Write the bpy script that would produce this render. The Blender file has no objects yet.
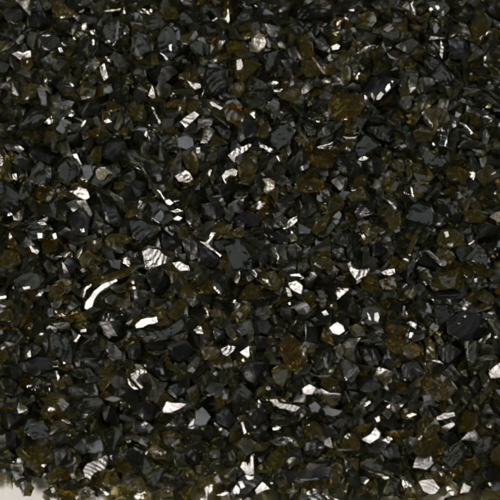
DATA = """
T 0 0
B 255,5 290,0 345,40 385,75 350,85 300,80 265,50
D 405,75 440,60 490,80 480,115 430,125 405,105
G 400,200 430,180 470,175 478,230 465,280 430,265 405,240 | W 450,150 475,150 475,172 455,172 | W 460,195 472,200 472,230 462,230 # grey oval chip with a white glint at its tip
G 35,165 60,130 95,115 120,125 110,155 70,180
P 80,205 105,175 120,180 110,215 90,220
W 62,270 95,255 115,265 150,253 152,285 130,287 120,278 100,297 # jagged white flake above an amber speck
B 110,300 150,290 165,325 140,345 112,335 | W 128,302 143,305 142,320 130,318
B 0,200 30,215 35,245 0,255
D 190,190 240,170 290,190 295,225 250,245 205,235 | W 205,178 230,172 255,176 230,183
W 290,240 305,237 315,258 300,262
G 300,210 345,190 380,215 375,245 330,235
G 340,300 380,278 425,285 430,310 390,320 360,325
G 195,350 230,340 270,375 268,410 235,415 205,390
G 315,345 340,350 385,420 360,425 330,390
P 0,415 40,405 52,435 25,442 0,440
P 185,440 205,428 222,445 232,525 205,520 195,480 # pale upright splinter
O 100,430 150,410 190,430 175,480 120,495
W 145,45 165,30 185,35 165,42
W 170,5 190,10 175,18
O 385,450 430,420 480,440 470,480 410,490
D 20,60 80,40 130,70 110,110 50,115
D 150,90 210,60 280,80 270,130 200,150 150,130
T 100 0
G 15,150 40,120 80,118 105,150 100,185 60,210 20,195 # rounded grey chip with an amber edge
G 95,140 120,125 140,150 130,178 105,175 | W 118,160 130,165 122,175
G 160,190 185,150 225,165 265,215 255,250 220,265 195,290 170,240 | P 175,235 195,245 200,280 180,280 # brown topped grey chip tapering to a pale tip
G 170,330 205,310 215,350 230,395 195,400 165,365
G 290,190 320,140 350,125 385,150 400,200 385,255 350,270 310,235 | W 345,225 360,220 358,255 347,250 # broad blue-grey chip with one pale spot
P 272,75 290,62 318,110 322,140 300,130
O 405,185 425,155 465,148 492,170 485,195 440,212 412,208 # small olive bean-shaped chip
O 300,50 335,30 375,45 380,80 330,95 305,80
G 390,70 430,40 485,50 490,90 440,115 400,100
G 80,85 105,65 150,80 140,100 100,105
W 25,55 60,48 100,42 100,50 55,62
W 0,335 22,318 40,385 20,400 5,365 # tilted white slab on dark chips
P 10,430 55,420 62,460 20,475
G 62,410 100,395 135,440 138,495 80,505 50,480
G 85,325 110,312 138,325 130,350 95,352 | W 90,345 98,345 98,358 90,357
W 412,295 432,300 438,312 415,315
W 440,405 462,412 500,420 505,438 475,448 455,430 # white wedge-shaped flake beside a brown patch
W 415,410 438,425 432,432
P 188,440 205,432 240,455 225,462
W 230,425 258,418 258,430 232,432
W 298,262 312,268 340,295 330,300
B 395,355 450,355 455,385 400,392
D 240,360 290,325 360,335 390,370 350,405 270,410
G 450,230 480,205 505,215 505,265 470,262 | W 455,235 470,232 468,242
T 200 0
W 105,88 128,85 132,50 142,48 148,100 140,115 128,98 108,97 # white L-shaped flake near a thin white bar
W 55,105 85,85 92,90 65,107
G 262,80 290,45 330,50 360,75 330,110 280,115
D 385,50 440,10 465,10 430,60 400,75
C 262,190 295,165 318,178 330,215 318,240 290,260 250,255 248,235 # cream lumpy nugget
P 332,188 348,205 352,238 338,235
W 302,140 312,132 320,150 312,156
W 95,205 125,203 112,225 100,250 90,240
B 130,215 170,188 215,215 232,250 180,255 135,240 # brown chip beside the cream nugget
O 180,300 250,300 285,330 250,370 215,410 175,385 | W 185,300 205,295 215,330 195,365 178,370 # olive chip with a lilac-white face
W 390,215 405,208 428,225 425,242 395,232
W 333,415 365,403 392,412 375,432 345,428 # small white oval flake above a paler twin
W 368,450 385,443 412,445 400,458 375,460
W 412,405 445,403 440,410
G 295,290 340,265 390,250 410,290 380,340 330,360 305,330
G 35,360 80,335 130,360 140,410 110,460 60,470 30,420 | P 35,325 70,318 110,325 95,335 45,335 # large dark teal chip with a pale top rim
G 230,400 260,380 310,420 315,445 270,450 235,430
O 395,460 440,435 485,450 480,490 410,495
B 448,362 465,362 468,400 452,400
O 160,425 215,400 225,440 190,480 155,475
G 0,20 40,10 62,40 30,65 0,60
G 0,285 40,290 35,320 0,330
D 410,300 450,280 490,310 480,350 430,345
T 300 0
G 0,55 60,30 140,30 155,60 120,80 40,90 0,90 # long grey-brown chip with a straight edge
G 165,48 230,5 310,0 300,35 270,55 200,50 # grey triangular chip over black shadow
O 280,105 305,75 340,62 365,75 380,105 360,132 310,130 # plump olive rounded chip
P 395,145 430,165 490,155 492,185 460,197 420,180 # cream banded chip under an olive lip
O 400,140 440,120 490,120 500,150 440,165
O 240,212 270,235 275,265 255,290 250,380 240,410 215,400 210,320 198,270 # upright olive club-shaped chip
W 275,270 320,238 375,225 365,242 310,262 # white spike beside an upright olive chip
P 150,125 160,103 172,108 168,135
P 250,142 272,138 280,160 262,167
W 35,165 52,160 75,190 68,195
G 378,235 415,218 432,250 410,285 390,280
P 435,262 465,285 492,292 480,300 450,290
G 245,325 280,308 320,335 310,348 260,345
P 158,232 185,220 200,228 192,245 165,248
P 60,288 70,292 128,362 120,368
W 108,402 125,390 155,400 150,413 118,415
B 0,165 25,170 60,220 70,270 40,290 0,260
O 10,300 60,290 100,330 95,370 30,375
D 330,440 370,395 440,395 470,410 420,470 370,495 330,480 | W 435,425 448,415 452,440 432,462 425,445 | W 385,480 405,458 420,470 400,497 382,500 | W 350,470 362,462 376,490 370,505 | W 320,470 335,485 345,505 322,505 | W 452,400 468,405 462,418 # dark chip edged with a crescent of white glints
O 260,385 300,360 335,375 325,405 270,405
P 310,45 320,38 335,42 330,52
W 100,0 130,0 125,10 105,12
D 60,210 110,190 150,240 130,280 80,270
T 400 0
W 45,20 65,10 80,40 75,75 55,65 # lilac-white upright flake
G 65,-5 110,-5 112,10 75,20
G 140,15 210,5 235,45 220,85 165,70 | W 145,45 155,35 165,48 152,55 | W 175,30 190,25 200,40 188,50 | W 205,60 218,50 222,75 210,80 # crackled chip covered with scattered sparkles
O 0,75 30,60 45,100 25,170 0,180
O 75,125 110,80 145,65 130,100
G 100,190 130,200 165,235 195,270 160,270 125,235
G 120,310 150,260 200,310 245,375 240,420 190,410 140,375 # grey ribbed chip like a shell
P 205,205 220,240 210,290 200,270
W 48,372 88,368 85,405 78,432 45,435 # upright white rectangular slab
O 365,140 395,108 435,115 442,150 395,215 365,180 # olive-brown five-sided chip
G 420,280 450,245 495,260 500,300 460,325 425,310 | W 420,285 432,278 430,300 422,305
G 450,335 475,330 505,370 505,405 470,400
W 248,170 262,168 262,180 250,181
W 346,360 362,360 362,374 348,374
W 435,408 452,402 454,418 440,422
G 320,440 370,425 410,450 390,475 340,470
D 245,200 310,190 340,240 320,290 250,280
O 235,445 255,430 262,465 245,475
G 260,60 300,30 350,40 360,80 310,100 270,90
D 440,40 490,20 500,80 470,100
T 0 100
G 55,185 90,130 150,70 235,45 242,75 210,120 150,140 105,190 85,205 # long grey leaf-shaped chip
G 70,30 95,18 120,65 105,90 80,70
P 262,15 280,10 310,55 298,58
P 290,15 340,0 370,10 355,35 310,45 # pale streaked chip with a cream corner
W 297,110 318,85 328,88 312,105
W 335,65 365,58 375,66 350,72
W 400,130 425,100 430,106 410,135
W 413,190 440,178 450,185 425,198
W 340,152 355,148 357,160 344,162
P 258,190 280,170 285,205 268,242 258,235
W 55,235 90,222 118,245 100,265 75,252 # small pinkish white flake
P 35,150 50,128 75,125 60,150
O 0,260 20,252 40,290 60,390 45,405 0,385 | P 0,270 15,290 15,325 0,335 # tall olive chip with a pale streak
D 150,270 180,225 240,235 268,285 240,310 180,310
D 95,320 120,290 155,310 155,350 115,362
G 165,350 200,325 245,340 252,390 225,425 180,415 162,385 | P 195,410 220,405 225,420 200,422 # grey rounded chip with a pale bottom rim
G 275,320 310,280 350,285 388,330 385,370 340,410 290,385 # grey-olive rounded chip with hairline scratches
P 365,275 385,270 408,320 400,332 380,300
P 405,335 450,325 465,370 440,400 420,370 # frosty speckled chip next to a cream one
W 348,458 395,437 430,448 445,485 425,498 385,482 # bright white fish-shaped flake
G 0,420 50,415 85,460 95,520 60,560 0,570 # big smooth grey rounded chip
G 100,460 130,400 160,385 170,430 150,480 115,490 | P 95,465 105,470 110,500 95,495
W 62,372 82,368 85,400 68,395
O 455,265 480,225 505,230 500,310 465,295
D 390,40 440,15 490,30 480,75 420,80
D 340,180 390,165 420,210 390,240 345,225
O 180,440 240,430 270,470 230,500 180,490
T 100 100
G -38,412 -22,348 0,330 32,333 75,365 72,385 40,408 10,440 -27,428 | C -22,352 0,335 28,337 64,364 36,372 20,398 2,402 -18,385 # cream chip with a dark notch
G 40,335 85,315 105,340 105,380 75,385
W 20,105 40,92 58,110 30,115
B 10,60 45,55 50,90 15,98
O 105,55 150,30 215,25 230,60 215,95 160,105
W 258,35 270,40 285,75 305,110 295,118 270,75 # thin bluish-white curved sliver
O 385,0 420,0 430,50 410,85 390,60
O 435,20 475,5 505,30 470,55 440,60
W 405,108 470,58 495,75 430,135 # cream-white oblong slab
P 160,150 190,132 240,145 235,155 185,150
P 118,185 150,180 150,192 125,195
G 315,195 350,165 385,180 388,235 350,250 320,225
P 385,190 420,180 460,195 465,225 430,245 390,235 # frosty crackled chip
W 480,240 500,235 500,262 485,268
O 415,275 460,255 490,310 485,370 465,390 430,330 # pointed olive chip over a white fan
W 375,380 425,350 445,365 465,400 430,412 395,408 # white fan-shaped flake with dark stripes
G 135,275 165,250 220,270 290,320 318,360 290,410 250,390 200,350 150,320 | P 195,315 215,335 235,365 225,370 | P 280,375 312,372 305,405 285,408 # long blue-grey chip with a wrinkled surface
P 238,390 252,388 258,440 245,442
D 150,420 195,385 240,420 245,465 190,475
W 285,450 300,455 340,505 325,505
P 45,450 65,465 110,490 115,510 70,500
D 15,250 60,190 110,200 125,250 80,290 30,290
G 0,150 30,155 40,195 10,215 -20,190
D 240,170 290,180 310,240 280,270 250,240
G 330,460 380,450 420,480 400,510 350,505
T 200 100
W 50,12 65,10 112,38 100,48 60,30
B 120,30 165,10 215,50 230,95 195,125 150,95 # large brown rounded chip with a white dot
D 190,150 225,115 265,130 275,190 235,210 195,200
B 280,130 330,118 355,150 320,190 275,180
W 202,98 214,98 216,110 204,110
W 142,275 175,248 240,222 255,225 215,265 180,285 175,310 160,300 # long silvery white comet-shaped flake
W 295,210 320,225 362,248 350,262 318,240 300,238 # slim white bone-shaped flake
G 355,165 385,125 440,108 470,150 440,190 395,225 360,200 | P 400,110 435,105 430,113 # teal-grey pebble-like chip with wavy scratches
G 280,290 310,260 350,270 340,330 300,345
P 335,345 345,305 375,285 395,300 365,320 355,350
W 380,280 395,278 408,300 396,306
O 195,330 230,280 275,270 280,340 250,410 200,425 # tall dark olive chip
W 110,380 130,355 165,345 185,355 178,380 150,375 125,395 135,415 125,415 # white hook-shaped flake with a pink tint
C 312,395 345,392 372,410 370,440 330,465 318,450 330,420 # smooth cream shield-shaped chip
G 430,310 460,240 505,220 505,345 460,345
P 28,445 50,440 65,465 40,475
W 30,370 45,348 58,352 48,380
W 470,440 480,425 490,435 480,448
G 0,50 40,35 60,70 20,85
P 340,40 370,35 402,72 385,78
D 60,140 110,120 150,160 140,200 90,190
D 80,260 130,240 140,300 100,320
D 100,430 160,410 185,450 150,480 105,470
T 300 100
B 130,20 180,-20 300,-20 310,30 260,75 200,105 150,85 # large dark brown dome-shaped chip
G 50,85 70,62 110,65 115,100 80,105
G 90,155 115,120 195,115 200,125 165,160 130,185 100,185 | P 110,140 125,130 130,175 118,178 # grey chip with fine white ridges
W 88,235 125,215 165,210 160,225 130,240 100,242 # white lens-shaped flake above a brown chip
B 50,270 85,245 140,250 165,290 150,330 90,335 55,310
G 285,220 320,185 355,185 395,230 370,250 310,275 285,255 # teal-grey chip with a domed back
G 172,285 205,282 250,295 300,315 295,355 255,378 200,350 180,325 # purplish grey lens-shaped chip
W 292,298 315,280 340,288 335,298 310,305
B 215,140 240,108 262,130 300,140 290,165 230,165
W 218,182 250,188 285,180 270,193 235,197
W 220,245 235,228 246,232 235,248
W 318,48 332,42 335,56 322,58
W 320,0 340,-8 345,5 328,14
W 0,335 45,315 45,332 5,355
B 0,395 50,390 110,405 105,450 40,465 0,440
P 355,435 385,415 400,425 385,450
O 235,465 290,440 350,455 360,490 260,500
W 250,450 285,442 285,452 258,456
D 155,400 200,370 235,400 220,450 165,445
O 400,410 440,395 485,415 475,450 420,455
W 222,388 235,385 237,400 225,400
W 314,392 326,392 326,404 316,404
G 450,235 475,185 520,200 515,240
D 340,130 400,120 450,140 430,190 370,180
D 330,320 390,310 420,350 380,390 330,370
G 0,270 35,260 45,310 0,320
T 400 100
G 0,10 15,-15 60,-10 50,35 30,52 10,30 | W 32,25 45,30 40,48 # grey blade with a bright lower tip
B 165,105 185,102 188,130 172,200 160,195 # small amber club-shaped chip
G 185,150 205,125 245,130 250,155 235,180 225,215 200,220 205,170 # pale grey mushroom-shaped chip
E 12,140 30,125 44,140 32,158 # tiny bright green chip
W 262,120 275,105 282,130 268,138
W 300,115 330,125 365,165 352,170 325,138
G 50,270 120,240 190,270 240,310 200,345 130,330 80,300 # long blue-black leaf-shaped chip
O 235,350 290,325 335,370 325,410 260,400
G 410,160 430,145 445,180 432,218 412,205 | W 427,170 438,170 435,192 # narrow grey oval chip with a glint
G 345,290 365,285 375,350 370,395 345,380
W 50,435 62,440 85,500 70,510 55,490 # cream needle-like sliver
P 360,245 390,248 412,250 400,265 375,258
W 455,370 480,358 482,365 462,378
W 338,465 352,450 366,456 352,474
W 468,462 480,456 482,470 472,474
D 290,235 340,200 400,215 395,245 320,260
P 0,230 25,222 35,232 10,242
O 70,160 110,140 155,160 150,200 90,200
D 400,290 450,280 490,310 470,340 410,335
G 445,200 480,190 500,220 490,255 455,245
O 30,320 55,330 62,380 40,395
T 0 200
D 240,120 300,110 370,150 380,190 310,180 260,150
G 135,150 175,105 230,115 245,150 220,195 165,200 | W 185,110 220,108 235,125 200,125 | W 185,165 212,165 212,190 190,193 # bowl-like grey chip with two white spots
W 262,172 278,165 285,190 270,198
W 148,232 170,235 195,255 185,270 160,260 # small white teardrop flake
O 5,290 40,255 90,270 105,310 60,335 10,330 # yellow-olive blocky chip
G 0,330 50,330 90,360 50,385 0,375
G 80,400 130,365 190,355 225,400 190,435 110,440 | W 112,435 150,430 150,443 120,448 # broad grey chip with a white dash along its foot
W 265,290 298,276 308,282 285,297
W 402,480 415,440 455,420 455,432 432,450 420,485
W 425,540 430,505 470,455 510,425 575,400 580,410 520,445 490,475 465,530 440,545 # long white lightning-shaped flake
O 400,280 440,250 480,280 470,325 415,330
W 380,280 390,255 412,232 408,260 392,290
D 355,80 400,60 435,100 430,170 380,165 | W 400,145 420,140 425,160 405,162 | W 395,75 412,70 410,95 # black chip spotted with white glints
O 205,220 240,195 285,215 270,250 220,255
G 280,20 310,5 335,40 325,75 290,60
P 400,350 420,340 438,352 415,362
W 380,425 395,418 406,432 390,440
W 0,482 30,478 30,490 0,495
W 180,480 200,462 215,460 205,480
O 250,430 300,415 320,460 280,490 250,475
G 75,410 100,430 120,480 100,505 70,490
B 30,190 60,180 85,220 70,245 35,235
D 310,310 360,290 390,330 360,370 315,360
D 60,40 110,20 150,60 130,100 80,90
T 100 200
G 148,102 200,95 300,125 300,155 260,190 215,208 180,170 | P 210,185 235,155 265,140 295,140 260,155 230,180 # grey fan-shaped chip with a pale arc
G 245,95 250,20 285,5 330,40 345,85 310,110 280,100 | P 270,85 305,50 325,75 305,108 285,105 # grey chip with a pale triangular facet
W 215,260 245,245 290,250 315,275 342,290 335,310 240,350 225,340 # brightest white triangular chip with a grained face
P 215,240 250,228 292,236 260,240
O 0,385 80,360 160,332 165,350 100,390 20,415 0,420 # long olive wing-shaped chip
O 10,195 60,170 150,180 150,210 90,235 20,225
G 110,300 150,260 210,265 210,315 150,328
P 365,315 400,310 440,330 445,350 400,357 380,340 # pinkish grey shell-like chip
W 350,55 390,42 412,55 375,62
W 365,90 390,80 410,90 395,102 370,100
G 430,60 455,25 490,50 495,105 465,135 430,100 # smooth grey pear-shaped chip
P 345,130 375,125 402,145 395,162 355,150
B 465,160 490,150 500,165 480,178
D 410,210 450,190 505,215 505,280 440,300
G 145,390 180,365 220,380 210,420 165,420 | W 145,435 175,432 180,445 150,450
P 350,375 362,372 366,410 355,415
W 325,5 345,-5 365,15 350,25 335,20
P 182,75 200,58 215,75 205,97 190,92
D 250,380 320,360 345,410 320,470 260,460
D 30,30 90,20 120,70 80,120 40,90
D 310,170 370,180 400,230 350,260 310,220
O 400,440 450,420 490,450 470,490 410,490
T 200 200
G 135,240 180,195 230,200 275,240 285,290 240,325 180,320 145,290 # big round dark teal chip
O 105,182 150,160 210,150 260,150 240,175 180,185 120,190 # slim yellow-olive leaf-shaped chip
W 0,207 30,213 62,178 66,183 42,218 105,272 98,282 25,225 # thin white Y-shaped needle
W 420,130 455,95 482,82 485,105 460,130 435,140 # white half-moon flake
W 378,135 395,128 402,134 388,142
W 355,245 375,235 395,285 388,302 372,285 # tilted white tooth-like flake
W 182,360 200,350 198,390 188,415 175,410 # upright white grain-like flake
G 60,385 100,365 145,400 145,450 100,470 70,440
O 5,440 40,400 75,430 80,465 30,470
W 248,360 268,350 285,370 280,388 265,372
P 230,380 255,372 265,395 245,408
W 440,415 480,405 510,430 505,470 470,455 450,440 # white wavy flake beneath a thin white arc
W 450,375 495,368 510,385 465,382
W 430,440 450,448 460,480 440,482
P 412,345 445,335 478,318 475,345 430,358
B 85,310 110,292 125,310 108,330
B 450,180 470,165 485,195 460,205
D 0,235 25,232 90,290 60,330 0,320
D 350,170 410,150 450,190 410,215 360,205
G 440,240 480,220 505,250 495,290 450,285
P 418,212 435,210 438,230 422,235
P 370,75 415,52 420,60 380,85
W 108,15 125,8 132,18 115,28
W 245,12 260,5 266,12 254,20
D 290,280 330,255 345,300 310,325
D 20,30 80,15 110,60 70,100 20,80
D 180,90 240,60 300,90 280,130 200,130
O 310,380 370,360 410,400 380,440 320,430
O 200,430 260,415 300,450 270,490 210,485
T 300 200
O 60,150 85,105 130,75 145,85 120,130 85,172 # bright olive slanted leaf-shaped chip
G 105,175 140,115 190,60 215,55 190,110 150,165 120,185 # grey-green slanted chip beside an olive leaf
G 10,215 45,180 68,185 65,210 30,232
W 440,5 465,-5 485,15 480,45 468,55 455,30 # crumpled white flake above an olive oval
O 440,100 460,70 498,70 500,120 480,150 450,135 | P 470,155 498,130 500,155 480,165 # olive oval chip with a pale lower rim
W 240,320 255,312 262,340 290,350 310,345 345,340 345,355 325,380 285,400 265,375 250,350 # big white boot-shaped flake
W 410,362 440,348 470,345 475,365 450,378 420,372 # pinkish white bean-shaped flake
O 75,320 110,288 150,290 172,320 150,345 90,345 # olive dome-shaped chip above a yellow one
O 130,350 160,332 195,350 180,370 145,370
W 170,340 190,342 200,358 185,355
P 185,388 205,378 225,385 215,402 190,400
O 300,400 350,385 390,420 370,470 320,440
W 226,82 238,80 240,102 230,105
W 274,152 290,142 300,155 280,162
W 196,240 206,234 212,244 202,252
W 304,175 318,170 328,190 318,200
P 252,265 262,260 266,285 255,290
P 315,110 340,105 350,120 330,122
P 325,165 350,160 356,175 340,182
G 120,430 180,410 240,450 235,490 150,500
D 20,390 70,355 105,400 80,440 30,430
W 105,65 135,58 142,64 115,70
W 0,375 15,378 18,392 0,398
G 0,310 30,305 45,335 20,350 0,340
O 405,405 450,385 510,400 500,440 420,440
D 160,230 210,250 230,300 190,300 160,270
D 350,230 400,210 430,260 400,300 355,280
D 270,60 320,40 370,70 350,100 290,95
T 400 200
G 35,90 45,35 90,15 140,25 158,60 155,110 125,130 60,130 # boxy grey chip with a dark mark
O 188,205 215,165 265,160 300,185 305,215 250,235 200,222 | W 220,160 240,155 245,180 230,188 | P 235,220 265,215 265,232 245,232 # olive chip with a white glint on top
G 160,30 200,5 235,30 235,85 205,125 170,110
G 240,40 290,25 305,70 285,120 245,110
G 275,140 310,120 350,125 350,160 315,175 280,165
G 40,345 60,270 95,240 95,280 65,350 45,370 # slim grey blade leaning over shadow
O 30,265 55,190 80,165 82,195 55,250
O 150,430 200,370 290,345 325,370 300,430 220,440 # wide brown-grey triangular chip
G 85,360 130,355 155,385 135,425 100,400
G 330,300 390,230 420,250 450,310 430,340 380,310 | P 345,285 390,235 380,265 352,292 # tent-shaped grey chip with a pale ridge
C 450,85 475,65 505,55 510,100 490,110 470,95 # cream crumb trailing a thin spur
P 410,55 450,60 440,70 415,65
O 178,285 205,250 255,255 275,285 245,320 200,300 | P 198,310 215,295 235,310 232,330 215,332
G 335,400 370,375 420,390 425,425 370,445 | W 370,395 385,390 388,410 375,412
W 470,240 482,238 482,250 472,252
W 84,338 98,335 98,346 88,348
W 88,458 100,452 110,468 98,472
P 130,258 145,252 200,305 190,312
D 380,150 430,120 480,150 470,210 400,210
G 440,410 500,395 505,430 450,440
P 408,250 420,245 428,265 415,262
D 180,460 250,450 300,480 250,510 190,500
D 100,260 125,270 180,330 130,340 100,310
O 370,340 440,330 480,360 440,385 390,370
T 0 300
W 265,115 300,112 350,115 345,130 310,147 275,135 # white slab with a tapered end
P 240,40 262,45 268,75 245,88 235,65
G 248,190 275,165 330,155 368,195 372,260 350,295 310,280 260,245 | P 260,195 280,185 262,210 | P 265,225 280,230 275,245 # grey shield-shaped chip with pale specks along its rim
W 368,205 395,172 402,178 382,210
W 400,150 430,145 430,158 405,162
G 125,235 160,220 200,245 170,275 135,285 | W 135,270 150,250 155,285 140,285
O 250,315 290,300 320,315 300,335 260,332
W 270,355 285,355 297,385 288,402 275,380
G 30,160 80,135 135,165 150,205 90,215 45,200
W 190,175 205,162 222,168 208,178
P 0,150 12,152 14,168 0,172
G 350,440 400,420 460,430 490,470 470,510 370,500 # grey grainy chip with a bumpy rim
G 345,345 380,335 440,340 460,370 400,385
G 0,400 30,395 70,430 60,470 10,460 | P 0,410 15,420 25,445 10,440
D 120,310 180,285 250,300 260,345 180,370 130,350
O 0,60 50,45 80,80 50,105 0,100
O 230,500 260,465 320,470 350,500
W 140,138 152,136 154,148 142,150
W 184,432 196,430 200,442 188,444
O 370,120 420,100 475,120 460,145 400,145
D 50,320 110,330 120,390 70,400
G 130,400 200,385 240,420 200,450 140,440
T 100 300
G 0,60 50,45 110,65 120,92 50,105 0,105
W 180,125 205,100 280,83 287,112 215,135 185,140 # white brick-like slab
G 200,160 230,140 320,145 390,95 430,110 400,150 330,190 250,197 205,185 | P 225,185 260,175 320,172 310,190 250,197 # long grey lip-shaped chip below the white brick
O 340,20 390,-5 435,20 430,70 380,95 345,75
G 210,70 235,35 270,70 240,90
W 155,372 195,350 225,352 232,365 200,375 185,400 215,432 205,442 175,410 160,395 # white claw-shaped flake curling round a dark chip
W 140,395 160,415 190,445 170,445 145,420
W 235,365 250,375 285,435 275,450 262,440 255,400
G 215,290 240,250 270,270 310,320 325,370 290,365 230,320
P 296,340 310,338 320,370 308,372
P 48,405 80,375 120,395 128,435 80,440 # pale blue-grey bread-shaped chip
P 45,250 75,225 105,260 105,290 65,300 42,280
W 472,150 492,128 505,130 515,168 485,165 # bright white spot-like flake by black chips
P 438,355 460,335 478,350 465,365
P 30,495 75,480 115,495 70,510
O 450,460 480,445 505,470 480,500 450,490
G 370,360 400,340 430,365 410,395 375,390
D 20,120 80,110 130,140 110,190 50,190
D 130,220 190,230 200,290 150,300
D 340,400 400,410 430,450 380,490 340,460
D 340,210 420,200 460,250 420,300 360,290
T 200 300
O 175,65 205,40 248,15 252,50 225,95 190,112 | P 180,65 195,58 215,70 200,90 # olive chunk with a pale pitted face
P 190,150 220,105 255,100 262,140 270,170 240,165 215,175 # frosty bluish chip below an olive chunk
W 105,245 140,225 175,235 165,255 135,278 115,270 # white almond-shaped flake
W 200,262 225,245 245,232 247,275 238,290 215,275 # white three-cornered flake facing an almond-shaped one
W 205,300 218,290 226,305 215,312
W 170,305 180,300 184,325 172,332
O 60,320 95,280 140,285 160,330 120,345
B 0,240 50,225 95,255 80,285 20,295 # yellow-brown glowing chip
B 405,230 450,195 500,215 505,300 480,345 420,310 # large brown egg-shaped chip
O 362,350 400,325 445,345 450,385 410,425 380,405 # grey-olive thumb-shaped chip
D 200,345 260,310 320,330 340,380 270,420 215,400
D 290,110 340,95 375,130 350,170 300,155
G 370,165 395,140 420,150 412,185 385,185
P 125,140 145,130 180,170 165,200 140,175
P 105,460 125,445 140,465 135,495 115,495 # pale grey seed-shaped chip
G 165,450 210,430 240,470 250,510 220,560 180,555 175,510 # grey tapering trapezoid chip
W 20,75 40,70 45,88 28,90
W 65,95 85,92 82,105
W 316,365 330,355 334,372 320,382
W 330,438 348,432 352,448 336,452
W 358,212 370,210 372,222 360,224
P 360,238 375,236 376,256 362,256
W 345,180 358,180 358,192 347,192
W 440,12 452,8 454,24 443,26
G 250,210 270,200 280,250 265,300 250,290
P 472,365 505,335 508,345 482,372
P 30,475 60,462 72,468 45,482
D 70,140 120,160 130,210 80,220
D 280,180 330,190 340,240 290,240
T 300 300
W 150,140 185,110 215,130 222,155 195,172 165,165 # sparkling white chip with dark pits
G 325,40 380,30 410,70 400,120 345,120 320,80 | W 335,60 348,75 358,110 345,100 | W 372,65 390,60 398,85 388,115 372,110 # chip with two parallel white streaks
O 255,140 290,120 335,140 320,175 270,185
B 435,210 460,180 505,185 515,240 490,270 445,240 # large yellow-brown chip
B 470,300 490,285 510,310 490,335
P 298,202 340,195 360,205 350,212 310,210
W 390,198 412,193 414,203 395,206
G 55,290 90,260 140,250 168,290 150,335 90,345 | P 115,285 135,290 140,340 125,335 # teal-grey chip with a pale inner crease
G 190,330 215,290 280,335 290,360 250,412 215,390 | P 245,350 290,330 275,360 240,395 225,385 # heart-shaped grey chip with silvery lower half
W 10,445 45,422 75,440 60,470 20,470 # yellowish white pebble-like flake
P 90,455 110,445 150,465 200,470 195,490 130,485
O 70,400 130,385 190,400 185,430 140,450
P 60,373 110,378 155,372 150,384 100,386
P 435,250 448,250 452,295 442,290
W 378,312 390,310 392,324 381,325
W 378,342 390,340 394,352 382,354
W 432,352 446,348 450,360 438,362
W 455,152 468,150 470,164 458,165
P 15,40 45,30 62,50 35,62
P 110,60 130,52 142,72 120,78
P 55,95 80,88 92,100 70,106
D 30,110 80,115 110,160 80,210 40,190
O 0,230 25,220 35,300 10,325 0,310
G 240,30 290,15 305,60 280,95 245,80
D 310,240 380,230 400,290 350,320 310,290
D 300,390 370,380 400,430 350,470 305,450
T 400 300
B 120,430 145,385 205,380 245,405 260,440 220,480 170,475 | P 130,445 170,465 180,475 150,470 # amber-rimmed six-sided chip
W 445,365 460,340 505,312 510,380 455,390 # large white block at the edge of the heap
P 388,290 420,278 470,275 485,292 460,300 410,305
G 320,210 350,195 385,215 385,275 370,310 330,290 | P 325,205 345,200 345,290 335,290 | P 372,215 385,230 378,300 370,290 # clear ribbed chip with upright pale stripes
P 172,180 195,180 218,218 210,228 190,210
B 10,235 50,210 95,240 98,275 65,292 20,275 | P 10,260 30,252 30,265 # brown rounded chip with a pale dash
O 120,190 150,180 170,250 165,310 145,300
P 95,130 120,135 130,150 110,148
D 250,110 310,75 380,90 420,140 390,185 300,195 255,160 | W 305,82 330,75 345,82 325,88 | W 355,95 372,92 365,103 | P 285,112 305,115 295,125 # black scaly chip flecked with small glints
W 398,126 410,124 412,136 400,137
W 470,182 485,178 490,190 475,194
G 80,40 120,10 160,30 160,75 120,75
P 250,330 262,325 300,370 292,380
P 298,355 330,350 335,385 315,375
G 295,455 320,420 350,470 360,505 325,495
W 365,358 380,355 386,370 372,374
W 412,430 435,410 446,412 425,434
G 390,260 430,230 490,235 500,265 430,275
P 8,75 15,30 27,32 18,80
G 30,90 60,70 85,100 75,180 45,190
P 115,480 150,465 170,500 180,530 120,520
D 340,380 385,390 405,440 370,460 345,430
D 180,60 225,50 245,110 215,150 185,120
D 10,320 80,310 110,360 60,400 15,380
D 200,240 260,220 300,260 280,310 220,310
T 0 400
W 88,45 95,15 130,35 138,45 115,60 95,65 # small white mitten-shaped flake
G 130,150 150,105 220,95 250,140 240,185 170,190 | P 155,115 190,108 195,122 158,128 | P 160,178 190,175 195,185 # squarish grey chip with two pale dashes
O 200,60 230,20 300,0 335,20 290,65 240,80
G 355,235 410,180 470,175 505,210 490,250 420,270 370,260 # smooth grey humped chip above a white one
G 375,40 420,-10 490,-5 520,30 490,75 410,85 # large dark grey hexagonal chip
W 308,100 325,95 352,110 345,120
W 245,165 280,140 300,135 270,165 250,175
G 370,140 410,105 440,100 420,140 380,155
O 140,250 180,235 240,245 250,300 200,320 150,310
P 230,290 255,270 270,290 255,300
P 342,250 355,245 352,290 340,300
P 325,330 360,315 370,320 340,335
D 95,430 130,405 165,440 150,475 115,480 # black chip standing against the white paper
W 420,350 440,320 500,290 530,275 540,310 520,350 475,360 450,395 430,380 # white humped flake with dark holes
G 285,415 320,393 380,410 395,435 340,450 290,440
B 285,452 340,455 390,447 380,500 300,500 # glowing amber chip under a grey slab
W 352,372 368,365 378,388 362,392
W 255,445 270,435 278,458 262,465
D 390,460 430,435 480,450 490,500 400,500
B 370,350 400,340 420,380 390,400 370,385
G 0,270 40,250 70,280 40,310 0,305
P 10,350 25,345 28,360 14,362
D 10,80 70,60 110,110 80,150 20,140
D 0,180 60,170 110,210 80,240 10,235
D 260,260 330,240 330,310 280,330
D 250,190 310,180 340,210 280,230
D 60,330 110,320 130,390 80,400
O 230,380 280,340 330,350 290,385 240,410
T 100 400
W 312,50 335,8 360,15 425,22 390,45 350,62 320,62 # white bird-shaped flake
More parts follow.
